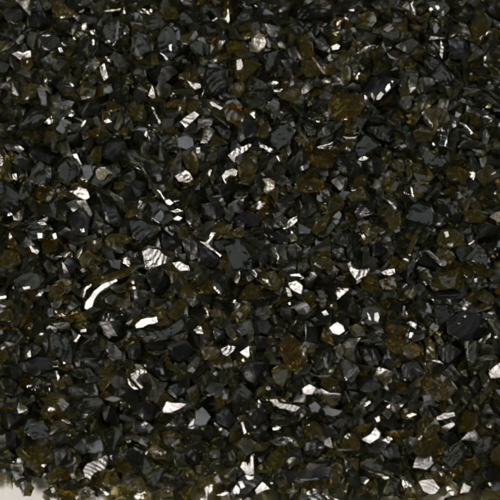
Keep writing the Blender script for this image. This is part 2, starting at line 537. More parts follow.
G 305,130 350,80 400,72 428,110 420,155 360,150 # teal-grey dome below the white bird-shaped flake
O 315,165 360,155 400,190 380,235 325,220
G 28,150 55,120 105,130 110,175 80,235 65,285 35,260 # tall grey chip narrowing downwards
G 78,280 105,235 135,220 130,265 95,310 # grey spoon-shaped chip with a brown stripe
G 140,230 185,215 215,240 200,300 150,320 130,280
P 160,180 190,180 235,215 235,235 205,220
D 180,135 225,105 265,140 250,170 210,165 | W 200,125 225,108 240,118 215,130
B 240,250 280,235 320,260 320,290 270,290 | W 295,258 310,262 305,278 # amber chip with two white dots
W 222,258 236,252 240,268 228,274
W 198,258 210,255 212,268 202,270
G 195,300 230,270 270,330 320,335 300,380 260,430 230,390 # grey funnel-shaped chip
O 10,380 60,360 115,400 90,430 30,425
B 90,425 130,430 150,470 100,470
B 300,460 350,445 365,480 310,490 | W 335,455 352,452 350,470 338,470
P 345,215 390,195 405,210 370,235
G 415,205 470,180 505,210 500,240 440,235
D 430,250 490,260 500,310 440,310
W 0,445 15,440 45,470 30,478
G 320,350 360,330 405,345 395,375 340,370
P 320,370 350,378 375,385 350,390
B 480,335 505,330 505,365 485,360
P 470,120 480,60 510,40 550,85 530,125 500,130 # frosted grey chip with a mottled face
D 170,20 230,10 280,50 240,90 180,70
D 20,40 60,30 100,70 80,110 30,100
O 250,180 290,170 310,220 270,230
D 330,410 400,390 440,430 380,440
O 160,400 210,390 240,440 200,460 165,440
T 200 400
W 350,0 385,-5 400,15 440,20 495,35 470,55 400,40 370,20 # cream-white splintered flake
G 365,95 460,70 465,100 430,125 370,125 | P 365,90 420,80 460,70 430,95 370,100 | W 362,140 385,128 405,138 390,150 365,152
G 360,200 420,180 485,190 490,215 400,225
W 205,118 215,110 232,160 220,168
W 205,335 215,312 230,310 238,335 255,280 268,275 270,370 235,375 # white crown-shaped flake
D 160,440 200,390 260,375 300,400 260,440 230,480 180,480 | W 160,455 180,425 200,440 195,470 170,470 | W 190,410 210,405 225,435 205,445 | W 225,375 270,380 265,395 240,400 # dark chip crossed by several white ribs
W 278,450 310,410 325,420 348,445 310,455 285,470 # white arrowhead-shaped flake
O 330,260 380,235 412,270 410,310 380,345 340,320 # shiny olive round chip
O 255,225 290,210 315,240 290,255 258,248
G 0,140 50,130 75,170 40,195 0,185
G 0,210 40,205 52,240 20,265 0,255
G 120,380 180,335 185,345 130,395
W 70,395 85,375 110,408 85,418
B 20,390 65,370 70,415 25,425
W 72,318 95,310 102,320 82,325
W 85,475 125,460 145,462 120,478
W 92,145 108,138 112,148 98,156
W 266,130 280,126 284,138 272,142
W 450,290 475,288 472,306 455,306
P 430,455 460,442 488,455 465,470 435,468
P 140,265 155,262 165,295 152,302
G 330,385 370,370 365,420 335,415
D 80,50 150,40 180,90 140,130 90,110
D 240,60 310,50 340,110 280,120
D 260,160 330,150 350,190 290,200
D 420,360 480,350 500,410 440,420
T 300 400
P 45,25 75,10 100,35 90,60 60,60 # small frosty knob-like chip
P 115,40 150,42 205,55 190,72 165,80 130,75 # pale chip with fine parallel ribs
W 300,25 350,5 352,15 310,40
P 305,45 325,35 330,65 312,68
W 305,195 350,175 375,140 402,165 395,190 350,215 # frosted white flake with a long tail
W 375,90 395,82 400,105 385,110
W 408,200 440,182 462,195 440,220
B 208,235 230,195 260,180 290,210 298,240 250,250 | W 222,185 240,165 258,180 240,195 # brown dome-shaped chip tipped with white
O 28,145 60,105 95,130 100,170 60,190 35,175
D 0,390 50,320 140,310 145,385 20,400 | P 0,395 140,385 142,393 5,403 # wide black chip with a thin pale lower edge
O 145,330 190,300 215,340 190,395 155,420
G 160,430 215,365 235,370 190,435
P 150,240 220,245 290,238 290,246 220,253
G 300,280 360,275 420,330 460,380 400,370 310,340 # wide dark grey chevron-shaped chip
W 300,385 330,385 345,400 325,420 310,410
W 410,385 435,378 446,390 425,396
W 184,200 196,196 200,215 188,218
W 66,250 78,248 80,260 68,262
W 115,455 135,445 142,470 125,482
G 245,360 285,350 305,390 290,430 250,420
O 350,410 380,390 390,460 365,485
G 395,410 450,385 500,400 495,470 420,480 # dark blue-grey slab under a small white glint
P 410,65 430,45 456,70 440,95
D 100,110 160,130 190,180 130,190
D 20,230 80,210 130,240 90,280 30,270
D 410,250 480,240 500,300 440,310
T 400 400
W 185,85 220,65 270,62 272,80 240,90 190,100 # white ribbed flake above a smaller white one
W 208,135 265,112 272,125 235,158
O 80,110 130,90 170,95 185,140 150,175 95,160 # square olive chip with a brown middle
O 60,235 110,200 190,190 230,220 200,265 120,285 70,270 # large dark olive oval chip
O 285,90 320,55 375,75 380,110 350,150 300,155
B 355,0 370,-5 390,40 378,48
P 70,335 85,288 155,283 165,315 130,345 # pale translucent block
G 0,400 40,345 80,360 80,420 30,440
W 98,410 165,400 198,440 175,470 150,472 120,455 # white six-sided flake amid amber chips
P 155,345 180,320 205,335 195,352 165,360
B 170,380 190,350 220,370 230,410 190,410 | W 195,362 212,370 208,382
W 303,465 320,415 355,435 340,460 # white sail-shaped flake beside an amber chip
G 210,300 260,235 300,210 330,250 310,300 260,345 # blue-black crystal-like chip
G 365,230 400,185 450,195 470,240 440,270 380,265 # speckled grey chip with a rough top
P 85,455 105,450 116,465 100,472
W 42,208 58,204 62,218 48,222
W 98,188 110,184 114,196 103,198
W 6,124 20,122 22,134 8,136
W 440,415 450,410 458,430 448,432
W 30,78 60,65 82,72 50,88
O 0,50 50,40 95,60 70,100 10,95
G 110,5 160,-10 210,10 180,35
G 430,110 460,90 482,105 465,135 435,130
B 300,310 370,300 400,330 360,360 310,345
B 230,400 290,390 300,450 260,480 235,450
B 130,365 160,370 165,398 130,395
D 400,340 470,330 500,380 440,395
D 390,40 440,20 470,70 420,90
D 200,180 260,165 290,205 250,215
"""
KEY_L, SIDE_L, BOX_L, WORLD_L = 30.0, 3.0, .88, .08
import bpy, bmesh, math, random
import numpy as np
from mathutils import Vector

# ------------------------------------------------------------------ constants
S = 0.00025                    # metres per photo pixel: the frame shows 12.5 cm of crushed glass
TOP = 40.0                     # depth of the heap (px)
TILT = math.radians(15)
FOCAL, SENSOR = 100.0, 36.0
DIST = 500.0 * FOCAL / SENSOR  # camera distance at which the frame is 500 px wide
rng = random.Random(11)
nrg = np.random.default_rng(11)

scene = bpy.context.scene
COL = scene.collection

# ------------------------------------------------------------------ camera model (px units, x right, y up, z out of the heap)
VDIR = Vector((0, -math.sin(TILT), math.cos(TILT)))       # from the heap to the camera
AIM = Vector((0, 0, TOP - 6))
CAM = AIM + VDIR * DIST
UP = Vector((0, math.cos(TILT), math.sin(TILT)))

def ray(px, py):
    return (-VDIR * DIST + Vector((1, 0, 0)) * (px - 250) + UP * (250 - py)).normalized()

def hit_plane(px, py, p0, n):
    d = ray(px, py)
    return CAM + d * ((p0 - CAM).dot(n) / d.dot(n))

def at_height(px, py, z):
    return hit_plane(px, py, Vector((0, 0, z)), Vector((0, 0, 1)))

def sph(tilt, az):
    t, a = math.radians(tilt), math.radians(az)
    return Vector((math.sin(t) * math.cos(a), math.sin(t) * math.sin(a), math.cos(t)))

KEY_DIR = sph(34, 215)
SIDE_DIR = sph(50, 48)
BOX_DIR = sph(26, 115)

# ------------------------------------------------------------------ the lie of the heap
def hash_wave(x, y):
    return (math.sin(x * .021 + 1.3) * math.cos(y * .017 - .4) + .6 * math.sin(x * .047 - y * .039 + 2.1)
            + .4 * math.cos(x * .083 + y * .071))

EDGE = -255.0                  # y (px) of the foot of the heap at the near side
def heap_top(x, y):
    e = y - EDGE - 5 * math.sin(x * .045 + .5) - 3 * math.sin(x * .12)
    if x < -150: e -= (-150 - x) * .10
    slope = min(1.0, max(0.0, (e + 30) / 75.0))
    far = min(1.0, max(0.0, (400 - y) / 90.0)) * min(1.0, max(0.0, (390 - abs(x)) / 90.0))
    h = slope ** .8 * far
    return max(11.0, TOP * h) + 2.2 * hash_wave(x, y) * h

# ------------------------------------------------------------------ materials
def new_mat(name):
    m = bpy.data.materials.new(name); m.use_nodes = True
    nt = m.node_tree; nt.nodes.clear()
    out = nt.nodes.new('ShaderNodeOutputMaterial')
    return m, nt, out

def glass_mat(name, absorb, density, haze_glow, haze_glow_col, rough_lo, rough_hi, bump=1.0, ripple=.11, hackle=.16, curve=2.6):
    """Dark smoky glass: refraction, absorption along the path, a little cloudiness tinted to stand in for light glowing through, conchoidal ripples."""
    m, nt, out = new_mat(name)
    N, L = nt.nodes.new, nt.links.new
    att = N('ShaderNodeAttribute'); att.attribute_name = 'chip_seed'
    geo = N('ShaderNodeTexCoord')
    # ripple rings of a conchoidal fracture, centred somewhere off each chip
    pos = N('ShaderNodeNewGeometry')
    sub = N('ShaderNodeVectorMath'); sub.operation = 'SUBTRACT'
    L(pos.outputs['Position'], sub.inputs[0]); L(att.outputs['Vector'], sub.inputs[1])
    sc = N('ShaderNodeVectorMath'); sc.operation = 'SCALE'; sc.inputs['Scale'].default_value = 1.0 / S
    L(sub.outputs[0], sc.inputs[0])
    n1 = N('ShaderNodeTexNoise'); n1.inputs['Scale'].default_value = .055; n1.inputs['Detail'].default_value = 1
    L(sc.outputs[0], n1.inputs['Vector'])
    wv = N('ShaderNodeTexWave'); wv.wave_type = 'RINGS'; wv.rings_direction = 'SPHERICAL'
    wv.inputs['Scale'].default_value = .055 if ripple != .12 else .07; wv.inputs['Distortion'].default_value = 7
    wv.inputs['Detail'].default_value = 0; wv.inputs['Detail Scale'].default_value = .6
    L(sc.outputs[0], wv.inputs['Vector'])
    n2 = N('ShaderNodeTexNoise'); n2.inputs['Scale'].default_value = .42; n2.inputs['Detail'].default_value = 1
    n2.inputs['Roughness'].default_value = .65
    L(sc.outputs[0], n2.inputs['Vector'])
    def mul(a, f):
        q = N('ShaderNodeMath'); q.operation = 'MULTIPLY'; L(a, q.inputs[0]); q.inputs[1].default_value = f
        return q.outputs[0]
    def add(a, b):
        q = N('ShaderNodeMath'); q.operation = 'ADD'; L(a, q.inputs[0]); L(b, q.inputs[1]); return q.outputs[0]
    h = add(add(mul(n1.outputs['Fac'], curve), mul(wv.outputs['Fac'], ripple)), mul(n2.outputs['Fac'], hackle))
    bp = N('ShaderNodeBump'); bp.inputs['Strength'].default_value = 1.0
    bp.inputs['Distance'].default_value = S * bump
    L(h, bp.inputs['Height'])
    rr = N('ShaderNodeMapRange'); rr.inputs['From Min'].default_value = .42; rr.inputs['From Max'].default_value = .72
    rr.inputs['To Min'].default_value = rough_lo; rr.inputs['To Max'].default_value = rough_hi
    L(n1.outputs['Fac'], rr.inputs['Value'])
    p = N('ShaderNodeBsdfGlass'); p.inputs['IOR'].default_value = 1.53
    L(rr.outputs[0], p.inputs['Roughness']); L(bp.outputs[0], p.inputs['Normal'])
    d = N('ShaderNodeBsdfDiffuse'); d.inputs['Color'].default_value = (*haze_glow_col, 1); d.inputs['Roughness'].default_value = .5
    L(bp.outputs[0], d.inputs['Normal'])
    hz = N('ShaderNodeMapRange'); hz.inputs['From Min'].default_value = .4; hz.inputs['From Max'].default_value = .7
    hz.inputs['To Min'].default_value = haze_glow * .5; hz.inputs['To Max'].default_value = haze_glow * 1.6
    L(n2.outputs['Fac'], hz.inputs['Value'])
    mx = N('ShaderNodeMixShader'); L(hz.outputs[0], mx.inputs[0]); L(p.outputs[0], mx.inputs[1]); L(d.outputs[0], mx.inputs[2])
    L(mx.outputs[0], out.inputs['Surface'])
    v = N('ShaderNodeVolumeAbsorption'); v.inputs['Color'].default_value = (*absorb, 1)
    v.inputs['Density'].default_value = density / S
    L(v.outputs[0], out.inputs['Volume'])
    return m

MATS = [
    glass_mat('smoky_glass', (.67, .665, .33), .38, .026, (.100, .112, .058), .07, .26),
    glass_mat('olive_glass', (.74, .68, .16), .23, .095, (.165, .130, .008), .07, .26),
    glass_mat('amber_glass', (.86, .76, .05), .24, .085, (.175, .118, .004), .07, .26),  # glow of light through thin chips is put into the olive and amber tints
    glass_mat('cream_glass', (.85, .80, .55), .12, .30, (.60, .56, .40), .12, .35, 1.5),
    glass_mat('green_glass', (.10, .66, .16), .25, .12, (.01, .20, .03), .06, .2),
    glass_mat('glint_glass', (.66, .66, .42), .7, .07, (.40, .40, .38), .10, .28, .45, .12, .26, 1.5),  # lamp glint partly put into this lighter copy of the smoky glass
    glass_mat('dense_smoky_glass', (.64, .645, .34), .90, .024, (.085, .105, .060), .27, .45),
]
STYLE_MAT = {'W': 5, 'P': 5, 'G': 0, 'D': 6, 'O': 1, 'B': 2, 'C': 3, 'E': 4}

# ------------------------------------------------------------------ chips drawn one by one
def area2(p):
    return .5 * sum(p[i][0] * p[(i + 1) % len(p)][1] - p[(i + 1) % len(p)][0] * p[i][1] for i in range(len(p)))

def centroid(p):
    return sum(q[0] for q in p) / len(p), sum(q[1] for q in p) / len(p)

def densify(p, r):
    """Break straight sides with a few slightly displaced points, so no side is ruler-straight."""
    out = []
    for i, a in enumerate(p):
        b = p[(i + 1) % len(p)]
        out.append(a)
        L = math.hypot(b[0] - a[0], b[1] - a[1])
        if L > 7:
            k = 2 if L > 14 else 1
            for j in range(1, k + 1):
                t = j / (k + 1) + r.uniform(-.08, .08)
                o = r.uniform(-.06, .05) * min(L, 16)
                out.append((a[0] + (b[0] - a[0]) * t + (b[1] - a[1]) / L * o, a[1] + (b[1] - a[1]) * t - (b[0] - a[0]) / L * o))
    return out

def inset(p, amounts):
    """Offset each vertex inwards along its bisector (p must be counter-clockwise in px with y down flipped by caller)."""
    n = len(p); cx, cy = centroid(p); out = []
    for i in range(n):
        a, b, c = p[i - 1], p[i], p[(i + 1) % n]
        e1 = (b[0] - a[0], b[1] - a[1]); e2 = (c[0] - b[0], c[1] - b[1])
        l1 = math.hypot(*e1) or 1; l2 = math.hypot(*e2) or 1
        nx = -(e1[1] / l1 + e2[1] / l2); ny = e1[0] / l1 + e2[0] / l2
        l = math.hypot(nx, ny)
        if l < .3: nx, ny = cx - b[0], cy - b[1]; l = math.hypot(nx, ny) or 1
        out.append((b[0] + nx / l * amounts[i], b[1] + ny / l * amounts[i]))
    return out

KEY_POS, SIDE_POS, BOX_POS = KEY_DIR * (.55 / S), SIDE_DIR * (.6 / S), BOX_DIR * (1.0 / S)
def half_normal(lamp, g):
    """The facet normal that mirrors a lamp at px position lamp towards the camera from the point g."""
    return ((CAM - g).normalized() + (lamp - g).normalized()).normalized()

def jitter(n, deg, r):
    v = Vector((r.gauss(0, 1), r.gauss(0, 1), r.gauss(0, 1))) * math.tan(math.radians(deg))
    return (n + v).normalized()

def style_normal(s, r, g, a=99, marked=False):
    hk = half_normal(KEY_POS, g)
    if s == 'W': return jitter(hk, 2.5 if a > 16 else 9, r)
    if s == 'P': return jitter(half_normal(SIDE_POS, g) if r.random() < .85 else hk, 6, r)
    if s == 'C': return jitter(hk, 5, r)
    for _ in range(60):                                          # a dull chip does not happen to face the key lamp
        if s == 'D': n = jitter((CAM - g).normalized(), 10, r)
        else: n = jitter(half_normal(BOX_POS, g), (2.5 if marked else 6) if s == 'G' else 13, r)
        if n.dot(hk) < math.cos(math.radians(10)): break
    return n

class Chip: pass

GROW = {'W': 1.08, 'P': 1.1, 'G': 1.2, 'D': 1.22, 'O': 1.2, 'B': 1.2, 'C': 1.05, 'E': 1.1}
def parse(text):
    chips = []; ox = oy = 0
    for line in text.strip().splitlines():
        if line.startswith('T '):
            ox, oy = map(int, line[2:].split()); continue
        body, _, label = line.partition('#')
        segs = [s.split() for s in body.split('|')]
        polys = []
        for s in segs:
            pts = [tuple(map(float, q.split(','))) for q in s[1:]]
            polys.append((s[0], [(ox + x / 5, oy + y / 5) for x, y in pts]))
        c = Chip(); c.style, c.poly = polys[0]; c.glints = polys[1:]; c.label = label.strip()
        gx, gy = centroid(c.poly); k = GROW[c.style]
        if c.style == 'W' and abs(area2(c.poly)) < 11: k = .85
        if c.style in 'GDOB':
            rr = random.Random(int(gx * 7 + gy * 13))
            c.poly = [(gx + (x - gx) * q, gy + (y - gy) * q) for (x, y), q in zip(c.poly, [k * rr.choice((.88, 1, 1, 1.2)) for _ in c.poly])]
        else:
            c.poly = [(gx + (x - gx) * k, gy + (y - gy) * k) for x, y in c.poly]
        c.area = abs(area2(c.poly)); c.cen = centroid(c.poly)
        chips.append(c)
    return chips

def solid(bm, poly_px, n, p0, r, thick, bevel, ridge=False):
    """A facetted shard whose silhouette, seen along the camera's rays, is poly_px; its main facet faces n."""
    if area2(poly_px) < 0: poly_px = poly_px[::-1]              # clockwise on the photo = ccw from below
    poly_px = poly_px[::-1]                                      # ccw seen from the camera
    flip = [(x, -y) for x, y in poly_px]
    k = len(flip)
    size = math.sqrt(abs(area2(flip)))
    phase = r.uniform(0, 6.28); cx, cy = centroid(flip)
    am = []
    for (x, y) in flip:
        a = math.atan2(y - cy, x - cx)
        am.append(size * bevel * max(.10, .35 + .75 * math.cos(a - phase)) * r.uniform(.6, 1.3))
    ins = inset(flip, am)
    if area2(ins) < .15 * area2(flip): ins = [(cx + (x - cx) * .7, cy + (y - cy) * .7) for x, y in flip]
    tp = [hit_plane(x, -y, p0, n) for x, y in ins]
    cut = None
    if ridge and k >= 5:                                          # a fracture ridge splits the main face in two
        t = r.uniform(0, 6.28); ex, ey = math.cos(t), math.sin(t); off = size * r.uniform(-.12, .12)
        sd = [(x - cx) * ex + (y - cy) * ey - off for x, y in ins]
        slope = math.tan(math.radians(r.uniform(8, 34)))
        drop = [max(0.0, q) * slope for q in sd]
        flips = [i for i in range(k) if (sd[i] > 0) != (sd[(i + 1) % k] > 0)]
        if len(flips) == 2 and (flips[1] - flips[0]) % k >= 2 and (flips[0] - flips[1]) % k >= 2:
            cut = flips
            tp = [w + ray(x, -y) * d for w, (x, y), d in zip(tp, ins, drop)]
        else: drop = [0.0] * k
    else: drop = [0.0] * k
    top = [bm.verts.new(w) for w in tp]
    ring = []
    for (x, y), a, dd in zip(flip, am, drop):
        w = hit_plane(x, -y, p0, n)
        ring.append(bm.verts.new(w + ray(x, -y) * (a * r.uniform(.3, .9) + dd)))
    low = []
    tz = thick
    for (x, y) in flip:
        xx, yy = cx + (x - cx) * .72, cy + (y - cy) * .72
        w = hit_plane(xx, -yy, p0, n)
        low.append(bm.verts.new(w + Vector((0, 0, -tz * r.uniform(.75, 1.15) - max(drop) * .5))))
    base = bm.verts.new(sum((v.co for v in low), Vector()) / k + Vector((0, 0, -tz * .25)))
    if cut:
        a, b = cut
        fs = [bm.faces.new([top[i % k] for i in range(a, b + 1)]),
              bm.faces.new([top[i % k] for i in range(b, a + k + 1)])]
    else: fs = [bm.faces.new(top)]
    for i in range(k):
        j = (i + 1) % k
        if r.random() < .5:
            fs += [bm.faces.new((top[i], ring[i], ring[j])), bm.faces.new((top[i], ring[j], top[j]))]
        else:
            fs += [bm.faces.new((top[i], ring[i], top[j])), bm.faces.new((ring[i], ring[j], top[j]))]
        fs += [bm.faces.new((ring[i], low[i], ring[j])), bm.faces.new((low[i], low[j], ring[j])),
               bm.faces.new((low[i], base, low[j]))]
    return fs

def chop(bm, n, g, size, r, few=False):
    """Knock a few slanting flakes off the upper face."""
    side = n.orthogonal().normalized(); a0 = r.uniform(0, 6.28)
    for q in range(1 if few else r.choice((1, 2, 2, 3))):
        a = a0 + q * 2.2 + r.uniform(-.6, .6)
        d = math.cos(a) * side + math.sin(a) * n.cross(side)
        t = math.radians(r.uniform(14, 46))
        pn = (n * math.cos(t) + d * math.sin(t)).normalized()
        co = g + d * size * r.uniform(.08, .42)
        res = bmesh.ops.bisect_plane(bm, geom=bm.verts[:] + bm.edges[:] + bm.faces[:], plane_co=co, plane_no=pn, clear_outer=True)
        ed = [e for e in res['geom_cut'] if isinstance(e, bmesh.types.BMEdge)]
        if ed: bmesh.ops.edgeloop_fill(bm, edges=ed)

def build_chip(c, bm, r):
    """Adds chip c to bm; returns its faces' material slots filled (0 body, 1 bright facets)."""
    size = math.sqrt(c.area)
    x0, y0 = c.cen
    g = at_height(x0, y0, TOP)
    for _ in range(3):
        z = heap_top(g.x, g.y) + c.lift; g = at_height(x0, y0, z)
    n = style_normal(c.style, r, g, c.area, bool(c.label))
    thick = size * {'W': .28, 'P': .28, 'O': .26, 'B': .22, 'D': .45}.get(c.style, .38) * r.uniform(.7, 1.25)
    thick = min(thick, max(2.0, z - 1.0))
    bev = {'W': .06, 'P': .08, 'D': .2, 'C': .2}.get(c.style, .17)
    poly = densify(c.poly, r)
    body = solid(bm, poly, n, g, r, thick, bev, c.style in 'GDOB' and not c.glints and r.random() < (.35 if c.label else .75))
    if c.style in 'GDOB' and not c.glints: chop(bm, n, g, size, r, bool(c.label) and c.style == 'G')
    bright = []
    for st, gp in c.glints:                                      # smaller facets struck off the chip's face
        gx, gy = centroid(gp)
        gn = style_normal(st, r, g, 4 * abs(area2(gp)))
        q = hit_plane(gx, gy, g, n)
        q = q - ray(gx, gy) * (.5 + .2 * math.sqrt(abs(area2(gp))))
        bright += solid(bm, densify(gp, r), gn, q, r, 2.2, .05)
    c.z, c.n, c.g, c.thick = z, n, g, thick
    seed = Vector((g.x + r.uniform(-1, 1) * size, g.y + r.uniform(-1, 1) * size, z + r.uniform(-.6, .6) * size))
    return len(bm.faces) - len(bright), len(bright), seed

chips = parse(DATA)
order = {'D': 0, 'O': 1, 'B': 1.2, 'G': 1.5, 'C': 2, 'E': 2.5, 'P': 2.2, 'W': 2.6}
for c in chips:
    c.lift = {'D': -5, 'O': -1.5, 'B': -.5, 'G': -1.5, 'C': 3.0, 'P': 2.2, 'E': 3, 'W': 4.0}[c.style] + (rng.uniform(-1, 1) if c.style in 'WPCE' else rng.uniform(-3, 3))
    if c.glints or (c.label and c.style in 'GDOB'): c.lift = max(c.lift + 2.5, 0)
    c.score = c.area * (2.2 if c.label else 1.0)
ranked = sorted(chips, key=lambda c: -c.score)
MAXN = 298
things, minor = ranked[:MAXN], ranked[MAXN:]

# ------------------------------------------------------------------ ceiling map: how high the loose filling may reach
X0, X1, Y0, Y1 = -310, 310, -285, 320
CW, CH = X1 - X0, Y1 - Y0
ceil = np.zeros((CH, CW), np.float32)
for j in range(CH):
    for i in range(CW):
        ceil[j, i] = heap_top(X0 + i + .5, Y0 + j + .5)

def raster(poly_xy):
    xs = [p[0] for p in poly_xy]; ys = [p[1] for p in poly_xy]
    i0, i1 = max(0, int(min(xs) - X0)), min(CW, int(max(xs) - X0) + 2)
    j0, j1 = max(0, int(min(ys) - Y0)), min(CH, int(max(ys) - Y0) + 2)
    if i1 <= i0 or j1 <= j0: return None
    gx, gy = np.meshgrid(np.arange(i0, i1) + X0 + .5, np.arange(j0, j1) + Y0 + .5)
    ins = np.zeros(gx.shape, bool)
    for k in range(len(poly_xy)):
        (xa, ya), (xb, yb) = poly_xy[k - 1], poly_xy[k]
        if ya == yb: continue
        cond = ((ya > gy) != (yb > gy)) & (gx < (xb - xa) * (gy - ya) / (yb - ya) + xa)
        ins ^= cond
    return slice(j0, j1), slice(i0, i1), ins, gx, gy

def carve(c):
    pts = []
    for x, y in c.poly:
        w = hit_plane(x, y, c.g, c.n); pts.append((w.x, w.y))
    q = raster(pts)
    if q is None: return
    sj, si, ins, gx, gy = q
    zt = c.g.z - (c.n.x * (gx - c.g.x) + c.n.y * (gy - c.g.y)) / c.n.z
    zb = zt - c.thick * .85 - .5
    cur = ceil[sj, si]
    ceil[sj, si] = np.where(ins, np.minimum(cur, zb), cur)

# paper showing through at the foot of the heap: nothing lies there
PAPER = [[(-6, 490), (3, 484), (11, 487), (10, 506), (-6, 506)],
         [(14, 506), (19, 485), (22, 495), (31, 495), (37, 489), (35, 480), (45, 478), (47, 506)]]
for pp in PAPER:
    q = raster([tuple(at_height(x, y, 3)[:2]) for x, y in pp])
    if q: ceil[q[0], q[1]] = np.where(q[2], -50, ceil[q[0], q[1]])

# ------------------------------------------------------------------ mesh writer
def write_object(name, bm, seeds, mats, slots):
    me = bpy.data.meshes.new(name)
    bm.faces.ensure_lookup_table()
    for f, s in zip(bm.faces, slots): f.material_index = s
    bm.to_mesh(me)
    for m in mats: me.materials.append(m)
    at = me.attributes.new('chip_seed', 'FLOAT_VECTOR', 'FACE')
    at.data.foreach_set('vector', np.array(seeds, np.float32).ravel())
    o = bpy.data.objects.new(name, me); COL.objects.link(o)
    return o

def chip_mesh(c, r):
    bm = bmesh.new()
    body, bright, seed = build_chip(c, bm, r)
    bmesh.ops.recalc_face_normals(bm, faces=bm.faces)
    bm.faces.index_update()
    slots = [0] * body + [1] * bright
    return bm, seed, slots

objs = []
stuff_parts = []     # (bm, seed, material slots as global indices)
for c in ranked:
    r = random.Random(int(c.cen[0] * 131 + c.cen[1] * 977))
    bm, seed, slots = chip_mesh(c, r)
    c.built = (bm, seed, slots)
    carve(c)

for c in things:
    bm, seed, slots = c.built
    for v in bm.verts: v.co = (v.co - c.g) * S
    mats = [MATS[STYLE_MAT[c.style]]] + ([MATS[3 if c.glints[0][0] == 'C' else 5]] if c.glints else [])
    o = write_object('glass_chip', bm, [tuple(seed * S)] * len(bm.faces), mats, slots)
    if c.style in 'GOB' and not c.glints: o.data.shade_smooth(); o.data.set_sharp_from_angle(angle=math.radians(23))
    o.location = c.g * S
    c.obj = o; bm.free()

# ------------------------------------------------------------------ the loose filling between and below them
def random_hull(r, size):
    n = r.randint(6, 10)
    ax = Vector((1, r.uniform(.5, .95), r.uniform(.18, .42))) * size * .56
    bm = bmesh.new()
    for _ in range(n):
        v = Vector((r.gauss(0, 1), r.gauss(0, 1), r.gauss(0, 1))).normalized()
        v = Vector((v.x * ax.x, v.y * ax.y, v.z * ax.z)) * r.uniform(.75, 1.15)
        bm.verts.new(v)
    from mathutils import Euler
    rot = Euler((r.gauss(0, .48), r.gauss(0, .48), 0)).to_matrix() @ Euler((0, 0, r.uniform(0, 6.28))).to_matrix()
    az = Euler((0, 0, r.uniform(0, 6.28))).to_matrix() @ rot
    for v in bm.verts: v.co = az @ v.co
    res = bmesh.ops.convex_hull(bm, input=bm.verts)
    loose = [v for v in bm.verts if not v.link_faces]
    if loose: bmesh.ops.delete(bm, geom=loose, context='VERTS')
    bmesh.ops.dissolve_limit(bm, angle_limit=.22, verts=bm.verts, edges=bm.edges)
    bmesh.ops.recalc_face_normals(bm, faces=bm.faces)
    vs = [v.co.copy() for v in bm.verts]; bm.verts.index_update()
    fs = [[v.index for v in f.verts] for f in bm.faces]
    pl = [(f.normal.copy(), f.calc_center_median()) for f in bm.faces]
    bm.free()
    return vs, fs, pl

def envelopes(vs, pl):
    x0 = math.floor(min(v.x for v in vs)); x1 = math.ceil(max(v.x for v in vs)) + 1
    y0 = math.floor(min(v.y for v in vs)); y1 = math.ceil(max(v.y for v in vs)) + 1
    gx, gy = np.meshgrid(np.arange(x0, x1) + .5, np.arange(y0, y1) + .5)
    up = np.full(gx.shape, 1e6, np.float32); lo = np.full(gx.shape, -1e6, np.float32)
    for n, p in pl:
        if abs(n.z) < .02: continue
        z = p.z - (n.x * (gx - p.x) + n.y * (gy - p.y)) / n.z
        if n.z > 0: up = np.minimum(up, z)
        else: lo = np.maximum(lo, z)
    ok = up > lo
    return x0, y0, up, lo, ok

FV, FF, FS, FM = [], [], [], []
def add_fill(vs, fs, pos, seed, m):
    b = len(FV)
    FV.extend(((v + pos) * S)[:] for v in vs)
    for f in fs:
        FF.append([b + i for i in f]); FS.append(seed); FM.append(m)

for c in minor:
    bm, seed, slots = c.built
    bm.verts.index_update()
    vs = [v.co.copy() for v in bm.verts]
    b = len(FV); FV.extend((v * S)[:] for v in vs)
    sd = tuple(seed * S)
    for f, s in zip(bm.faces, slots):
        FF.append([b + v.index for v in f.verts]); FS.append(sd); FM.append(STYLE_MAT[c.style] if s == 0 else 5)
    bm.free()

NFILL = 7500
placed = 0; fails = 0
while placed < NFILL and fails < 1500:
    u = placed / NFILL
    if placed < 4800:
        size = min(32, max(5, rng.lognormvariate(math.log(20.5), .17)))
    else: size = rng.uniform(20, 38)                              # the deep layers
    vs, fs, pl = random_hull(rng, size)
    x0, y0, up, lo, ok = envelopes(vs, pl)
    if ok.sum() < 4: fails += 1; continue
    h, w = up.shape
    # try several spots, keep the one where the chip comes to lie highest
    ii = nrg.integers(0, CW - w, 60); jj = nrg.integers(0, CH - h, 60)
    hc = ceil[jj + h // 2, ii + w // 2]
    best = None
    for k in np.argsort(-hc)[:9]:
        i, j = int(ii[k]), int(jj[k])
        sub = ceil[j:j + h, i:i + w]
        dz = np.where(ok, sub - up, 1e6)
        z = float(np.partition(dz[ok], max(0, int(ok.sum() * .06)))[max(0, int(ok.sum() * .06))])   # corners may bite in a little
        if best is None or z > best[0]: best = (z, i, j)
    z, i, j = best
    if z + float(lo[ok].min()) < .4: fails += 1; continue
    sub = ceil[j:j + h, i:i + w]
    sub[ok] = np.minimum(sub[ok], (lo + z)[ok] - .2)
    pos = Vector((X0 + i - x0, Y0 + j - y0, z))
    q = rng.random()
    if pos.y < -185: q = min(.984, q ** .55)                      # extra honey-coloured chips stand in for light through the thin foot of the heap
    m = 6 if q < .58 else 0 if q < .80 else 1 if q < .92 else 2 if q < .985 else 5
    seed = (pos + Vector((rng.uniform(-1, 1), rng.uniform(-1, 1), rng.uniform(-.6, .6))) * size) * S
    add_fill(vs, fs, pos, tuple(seed), m)
    placed += 1

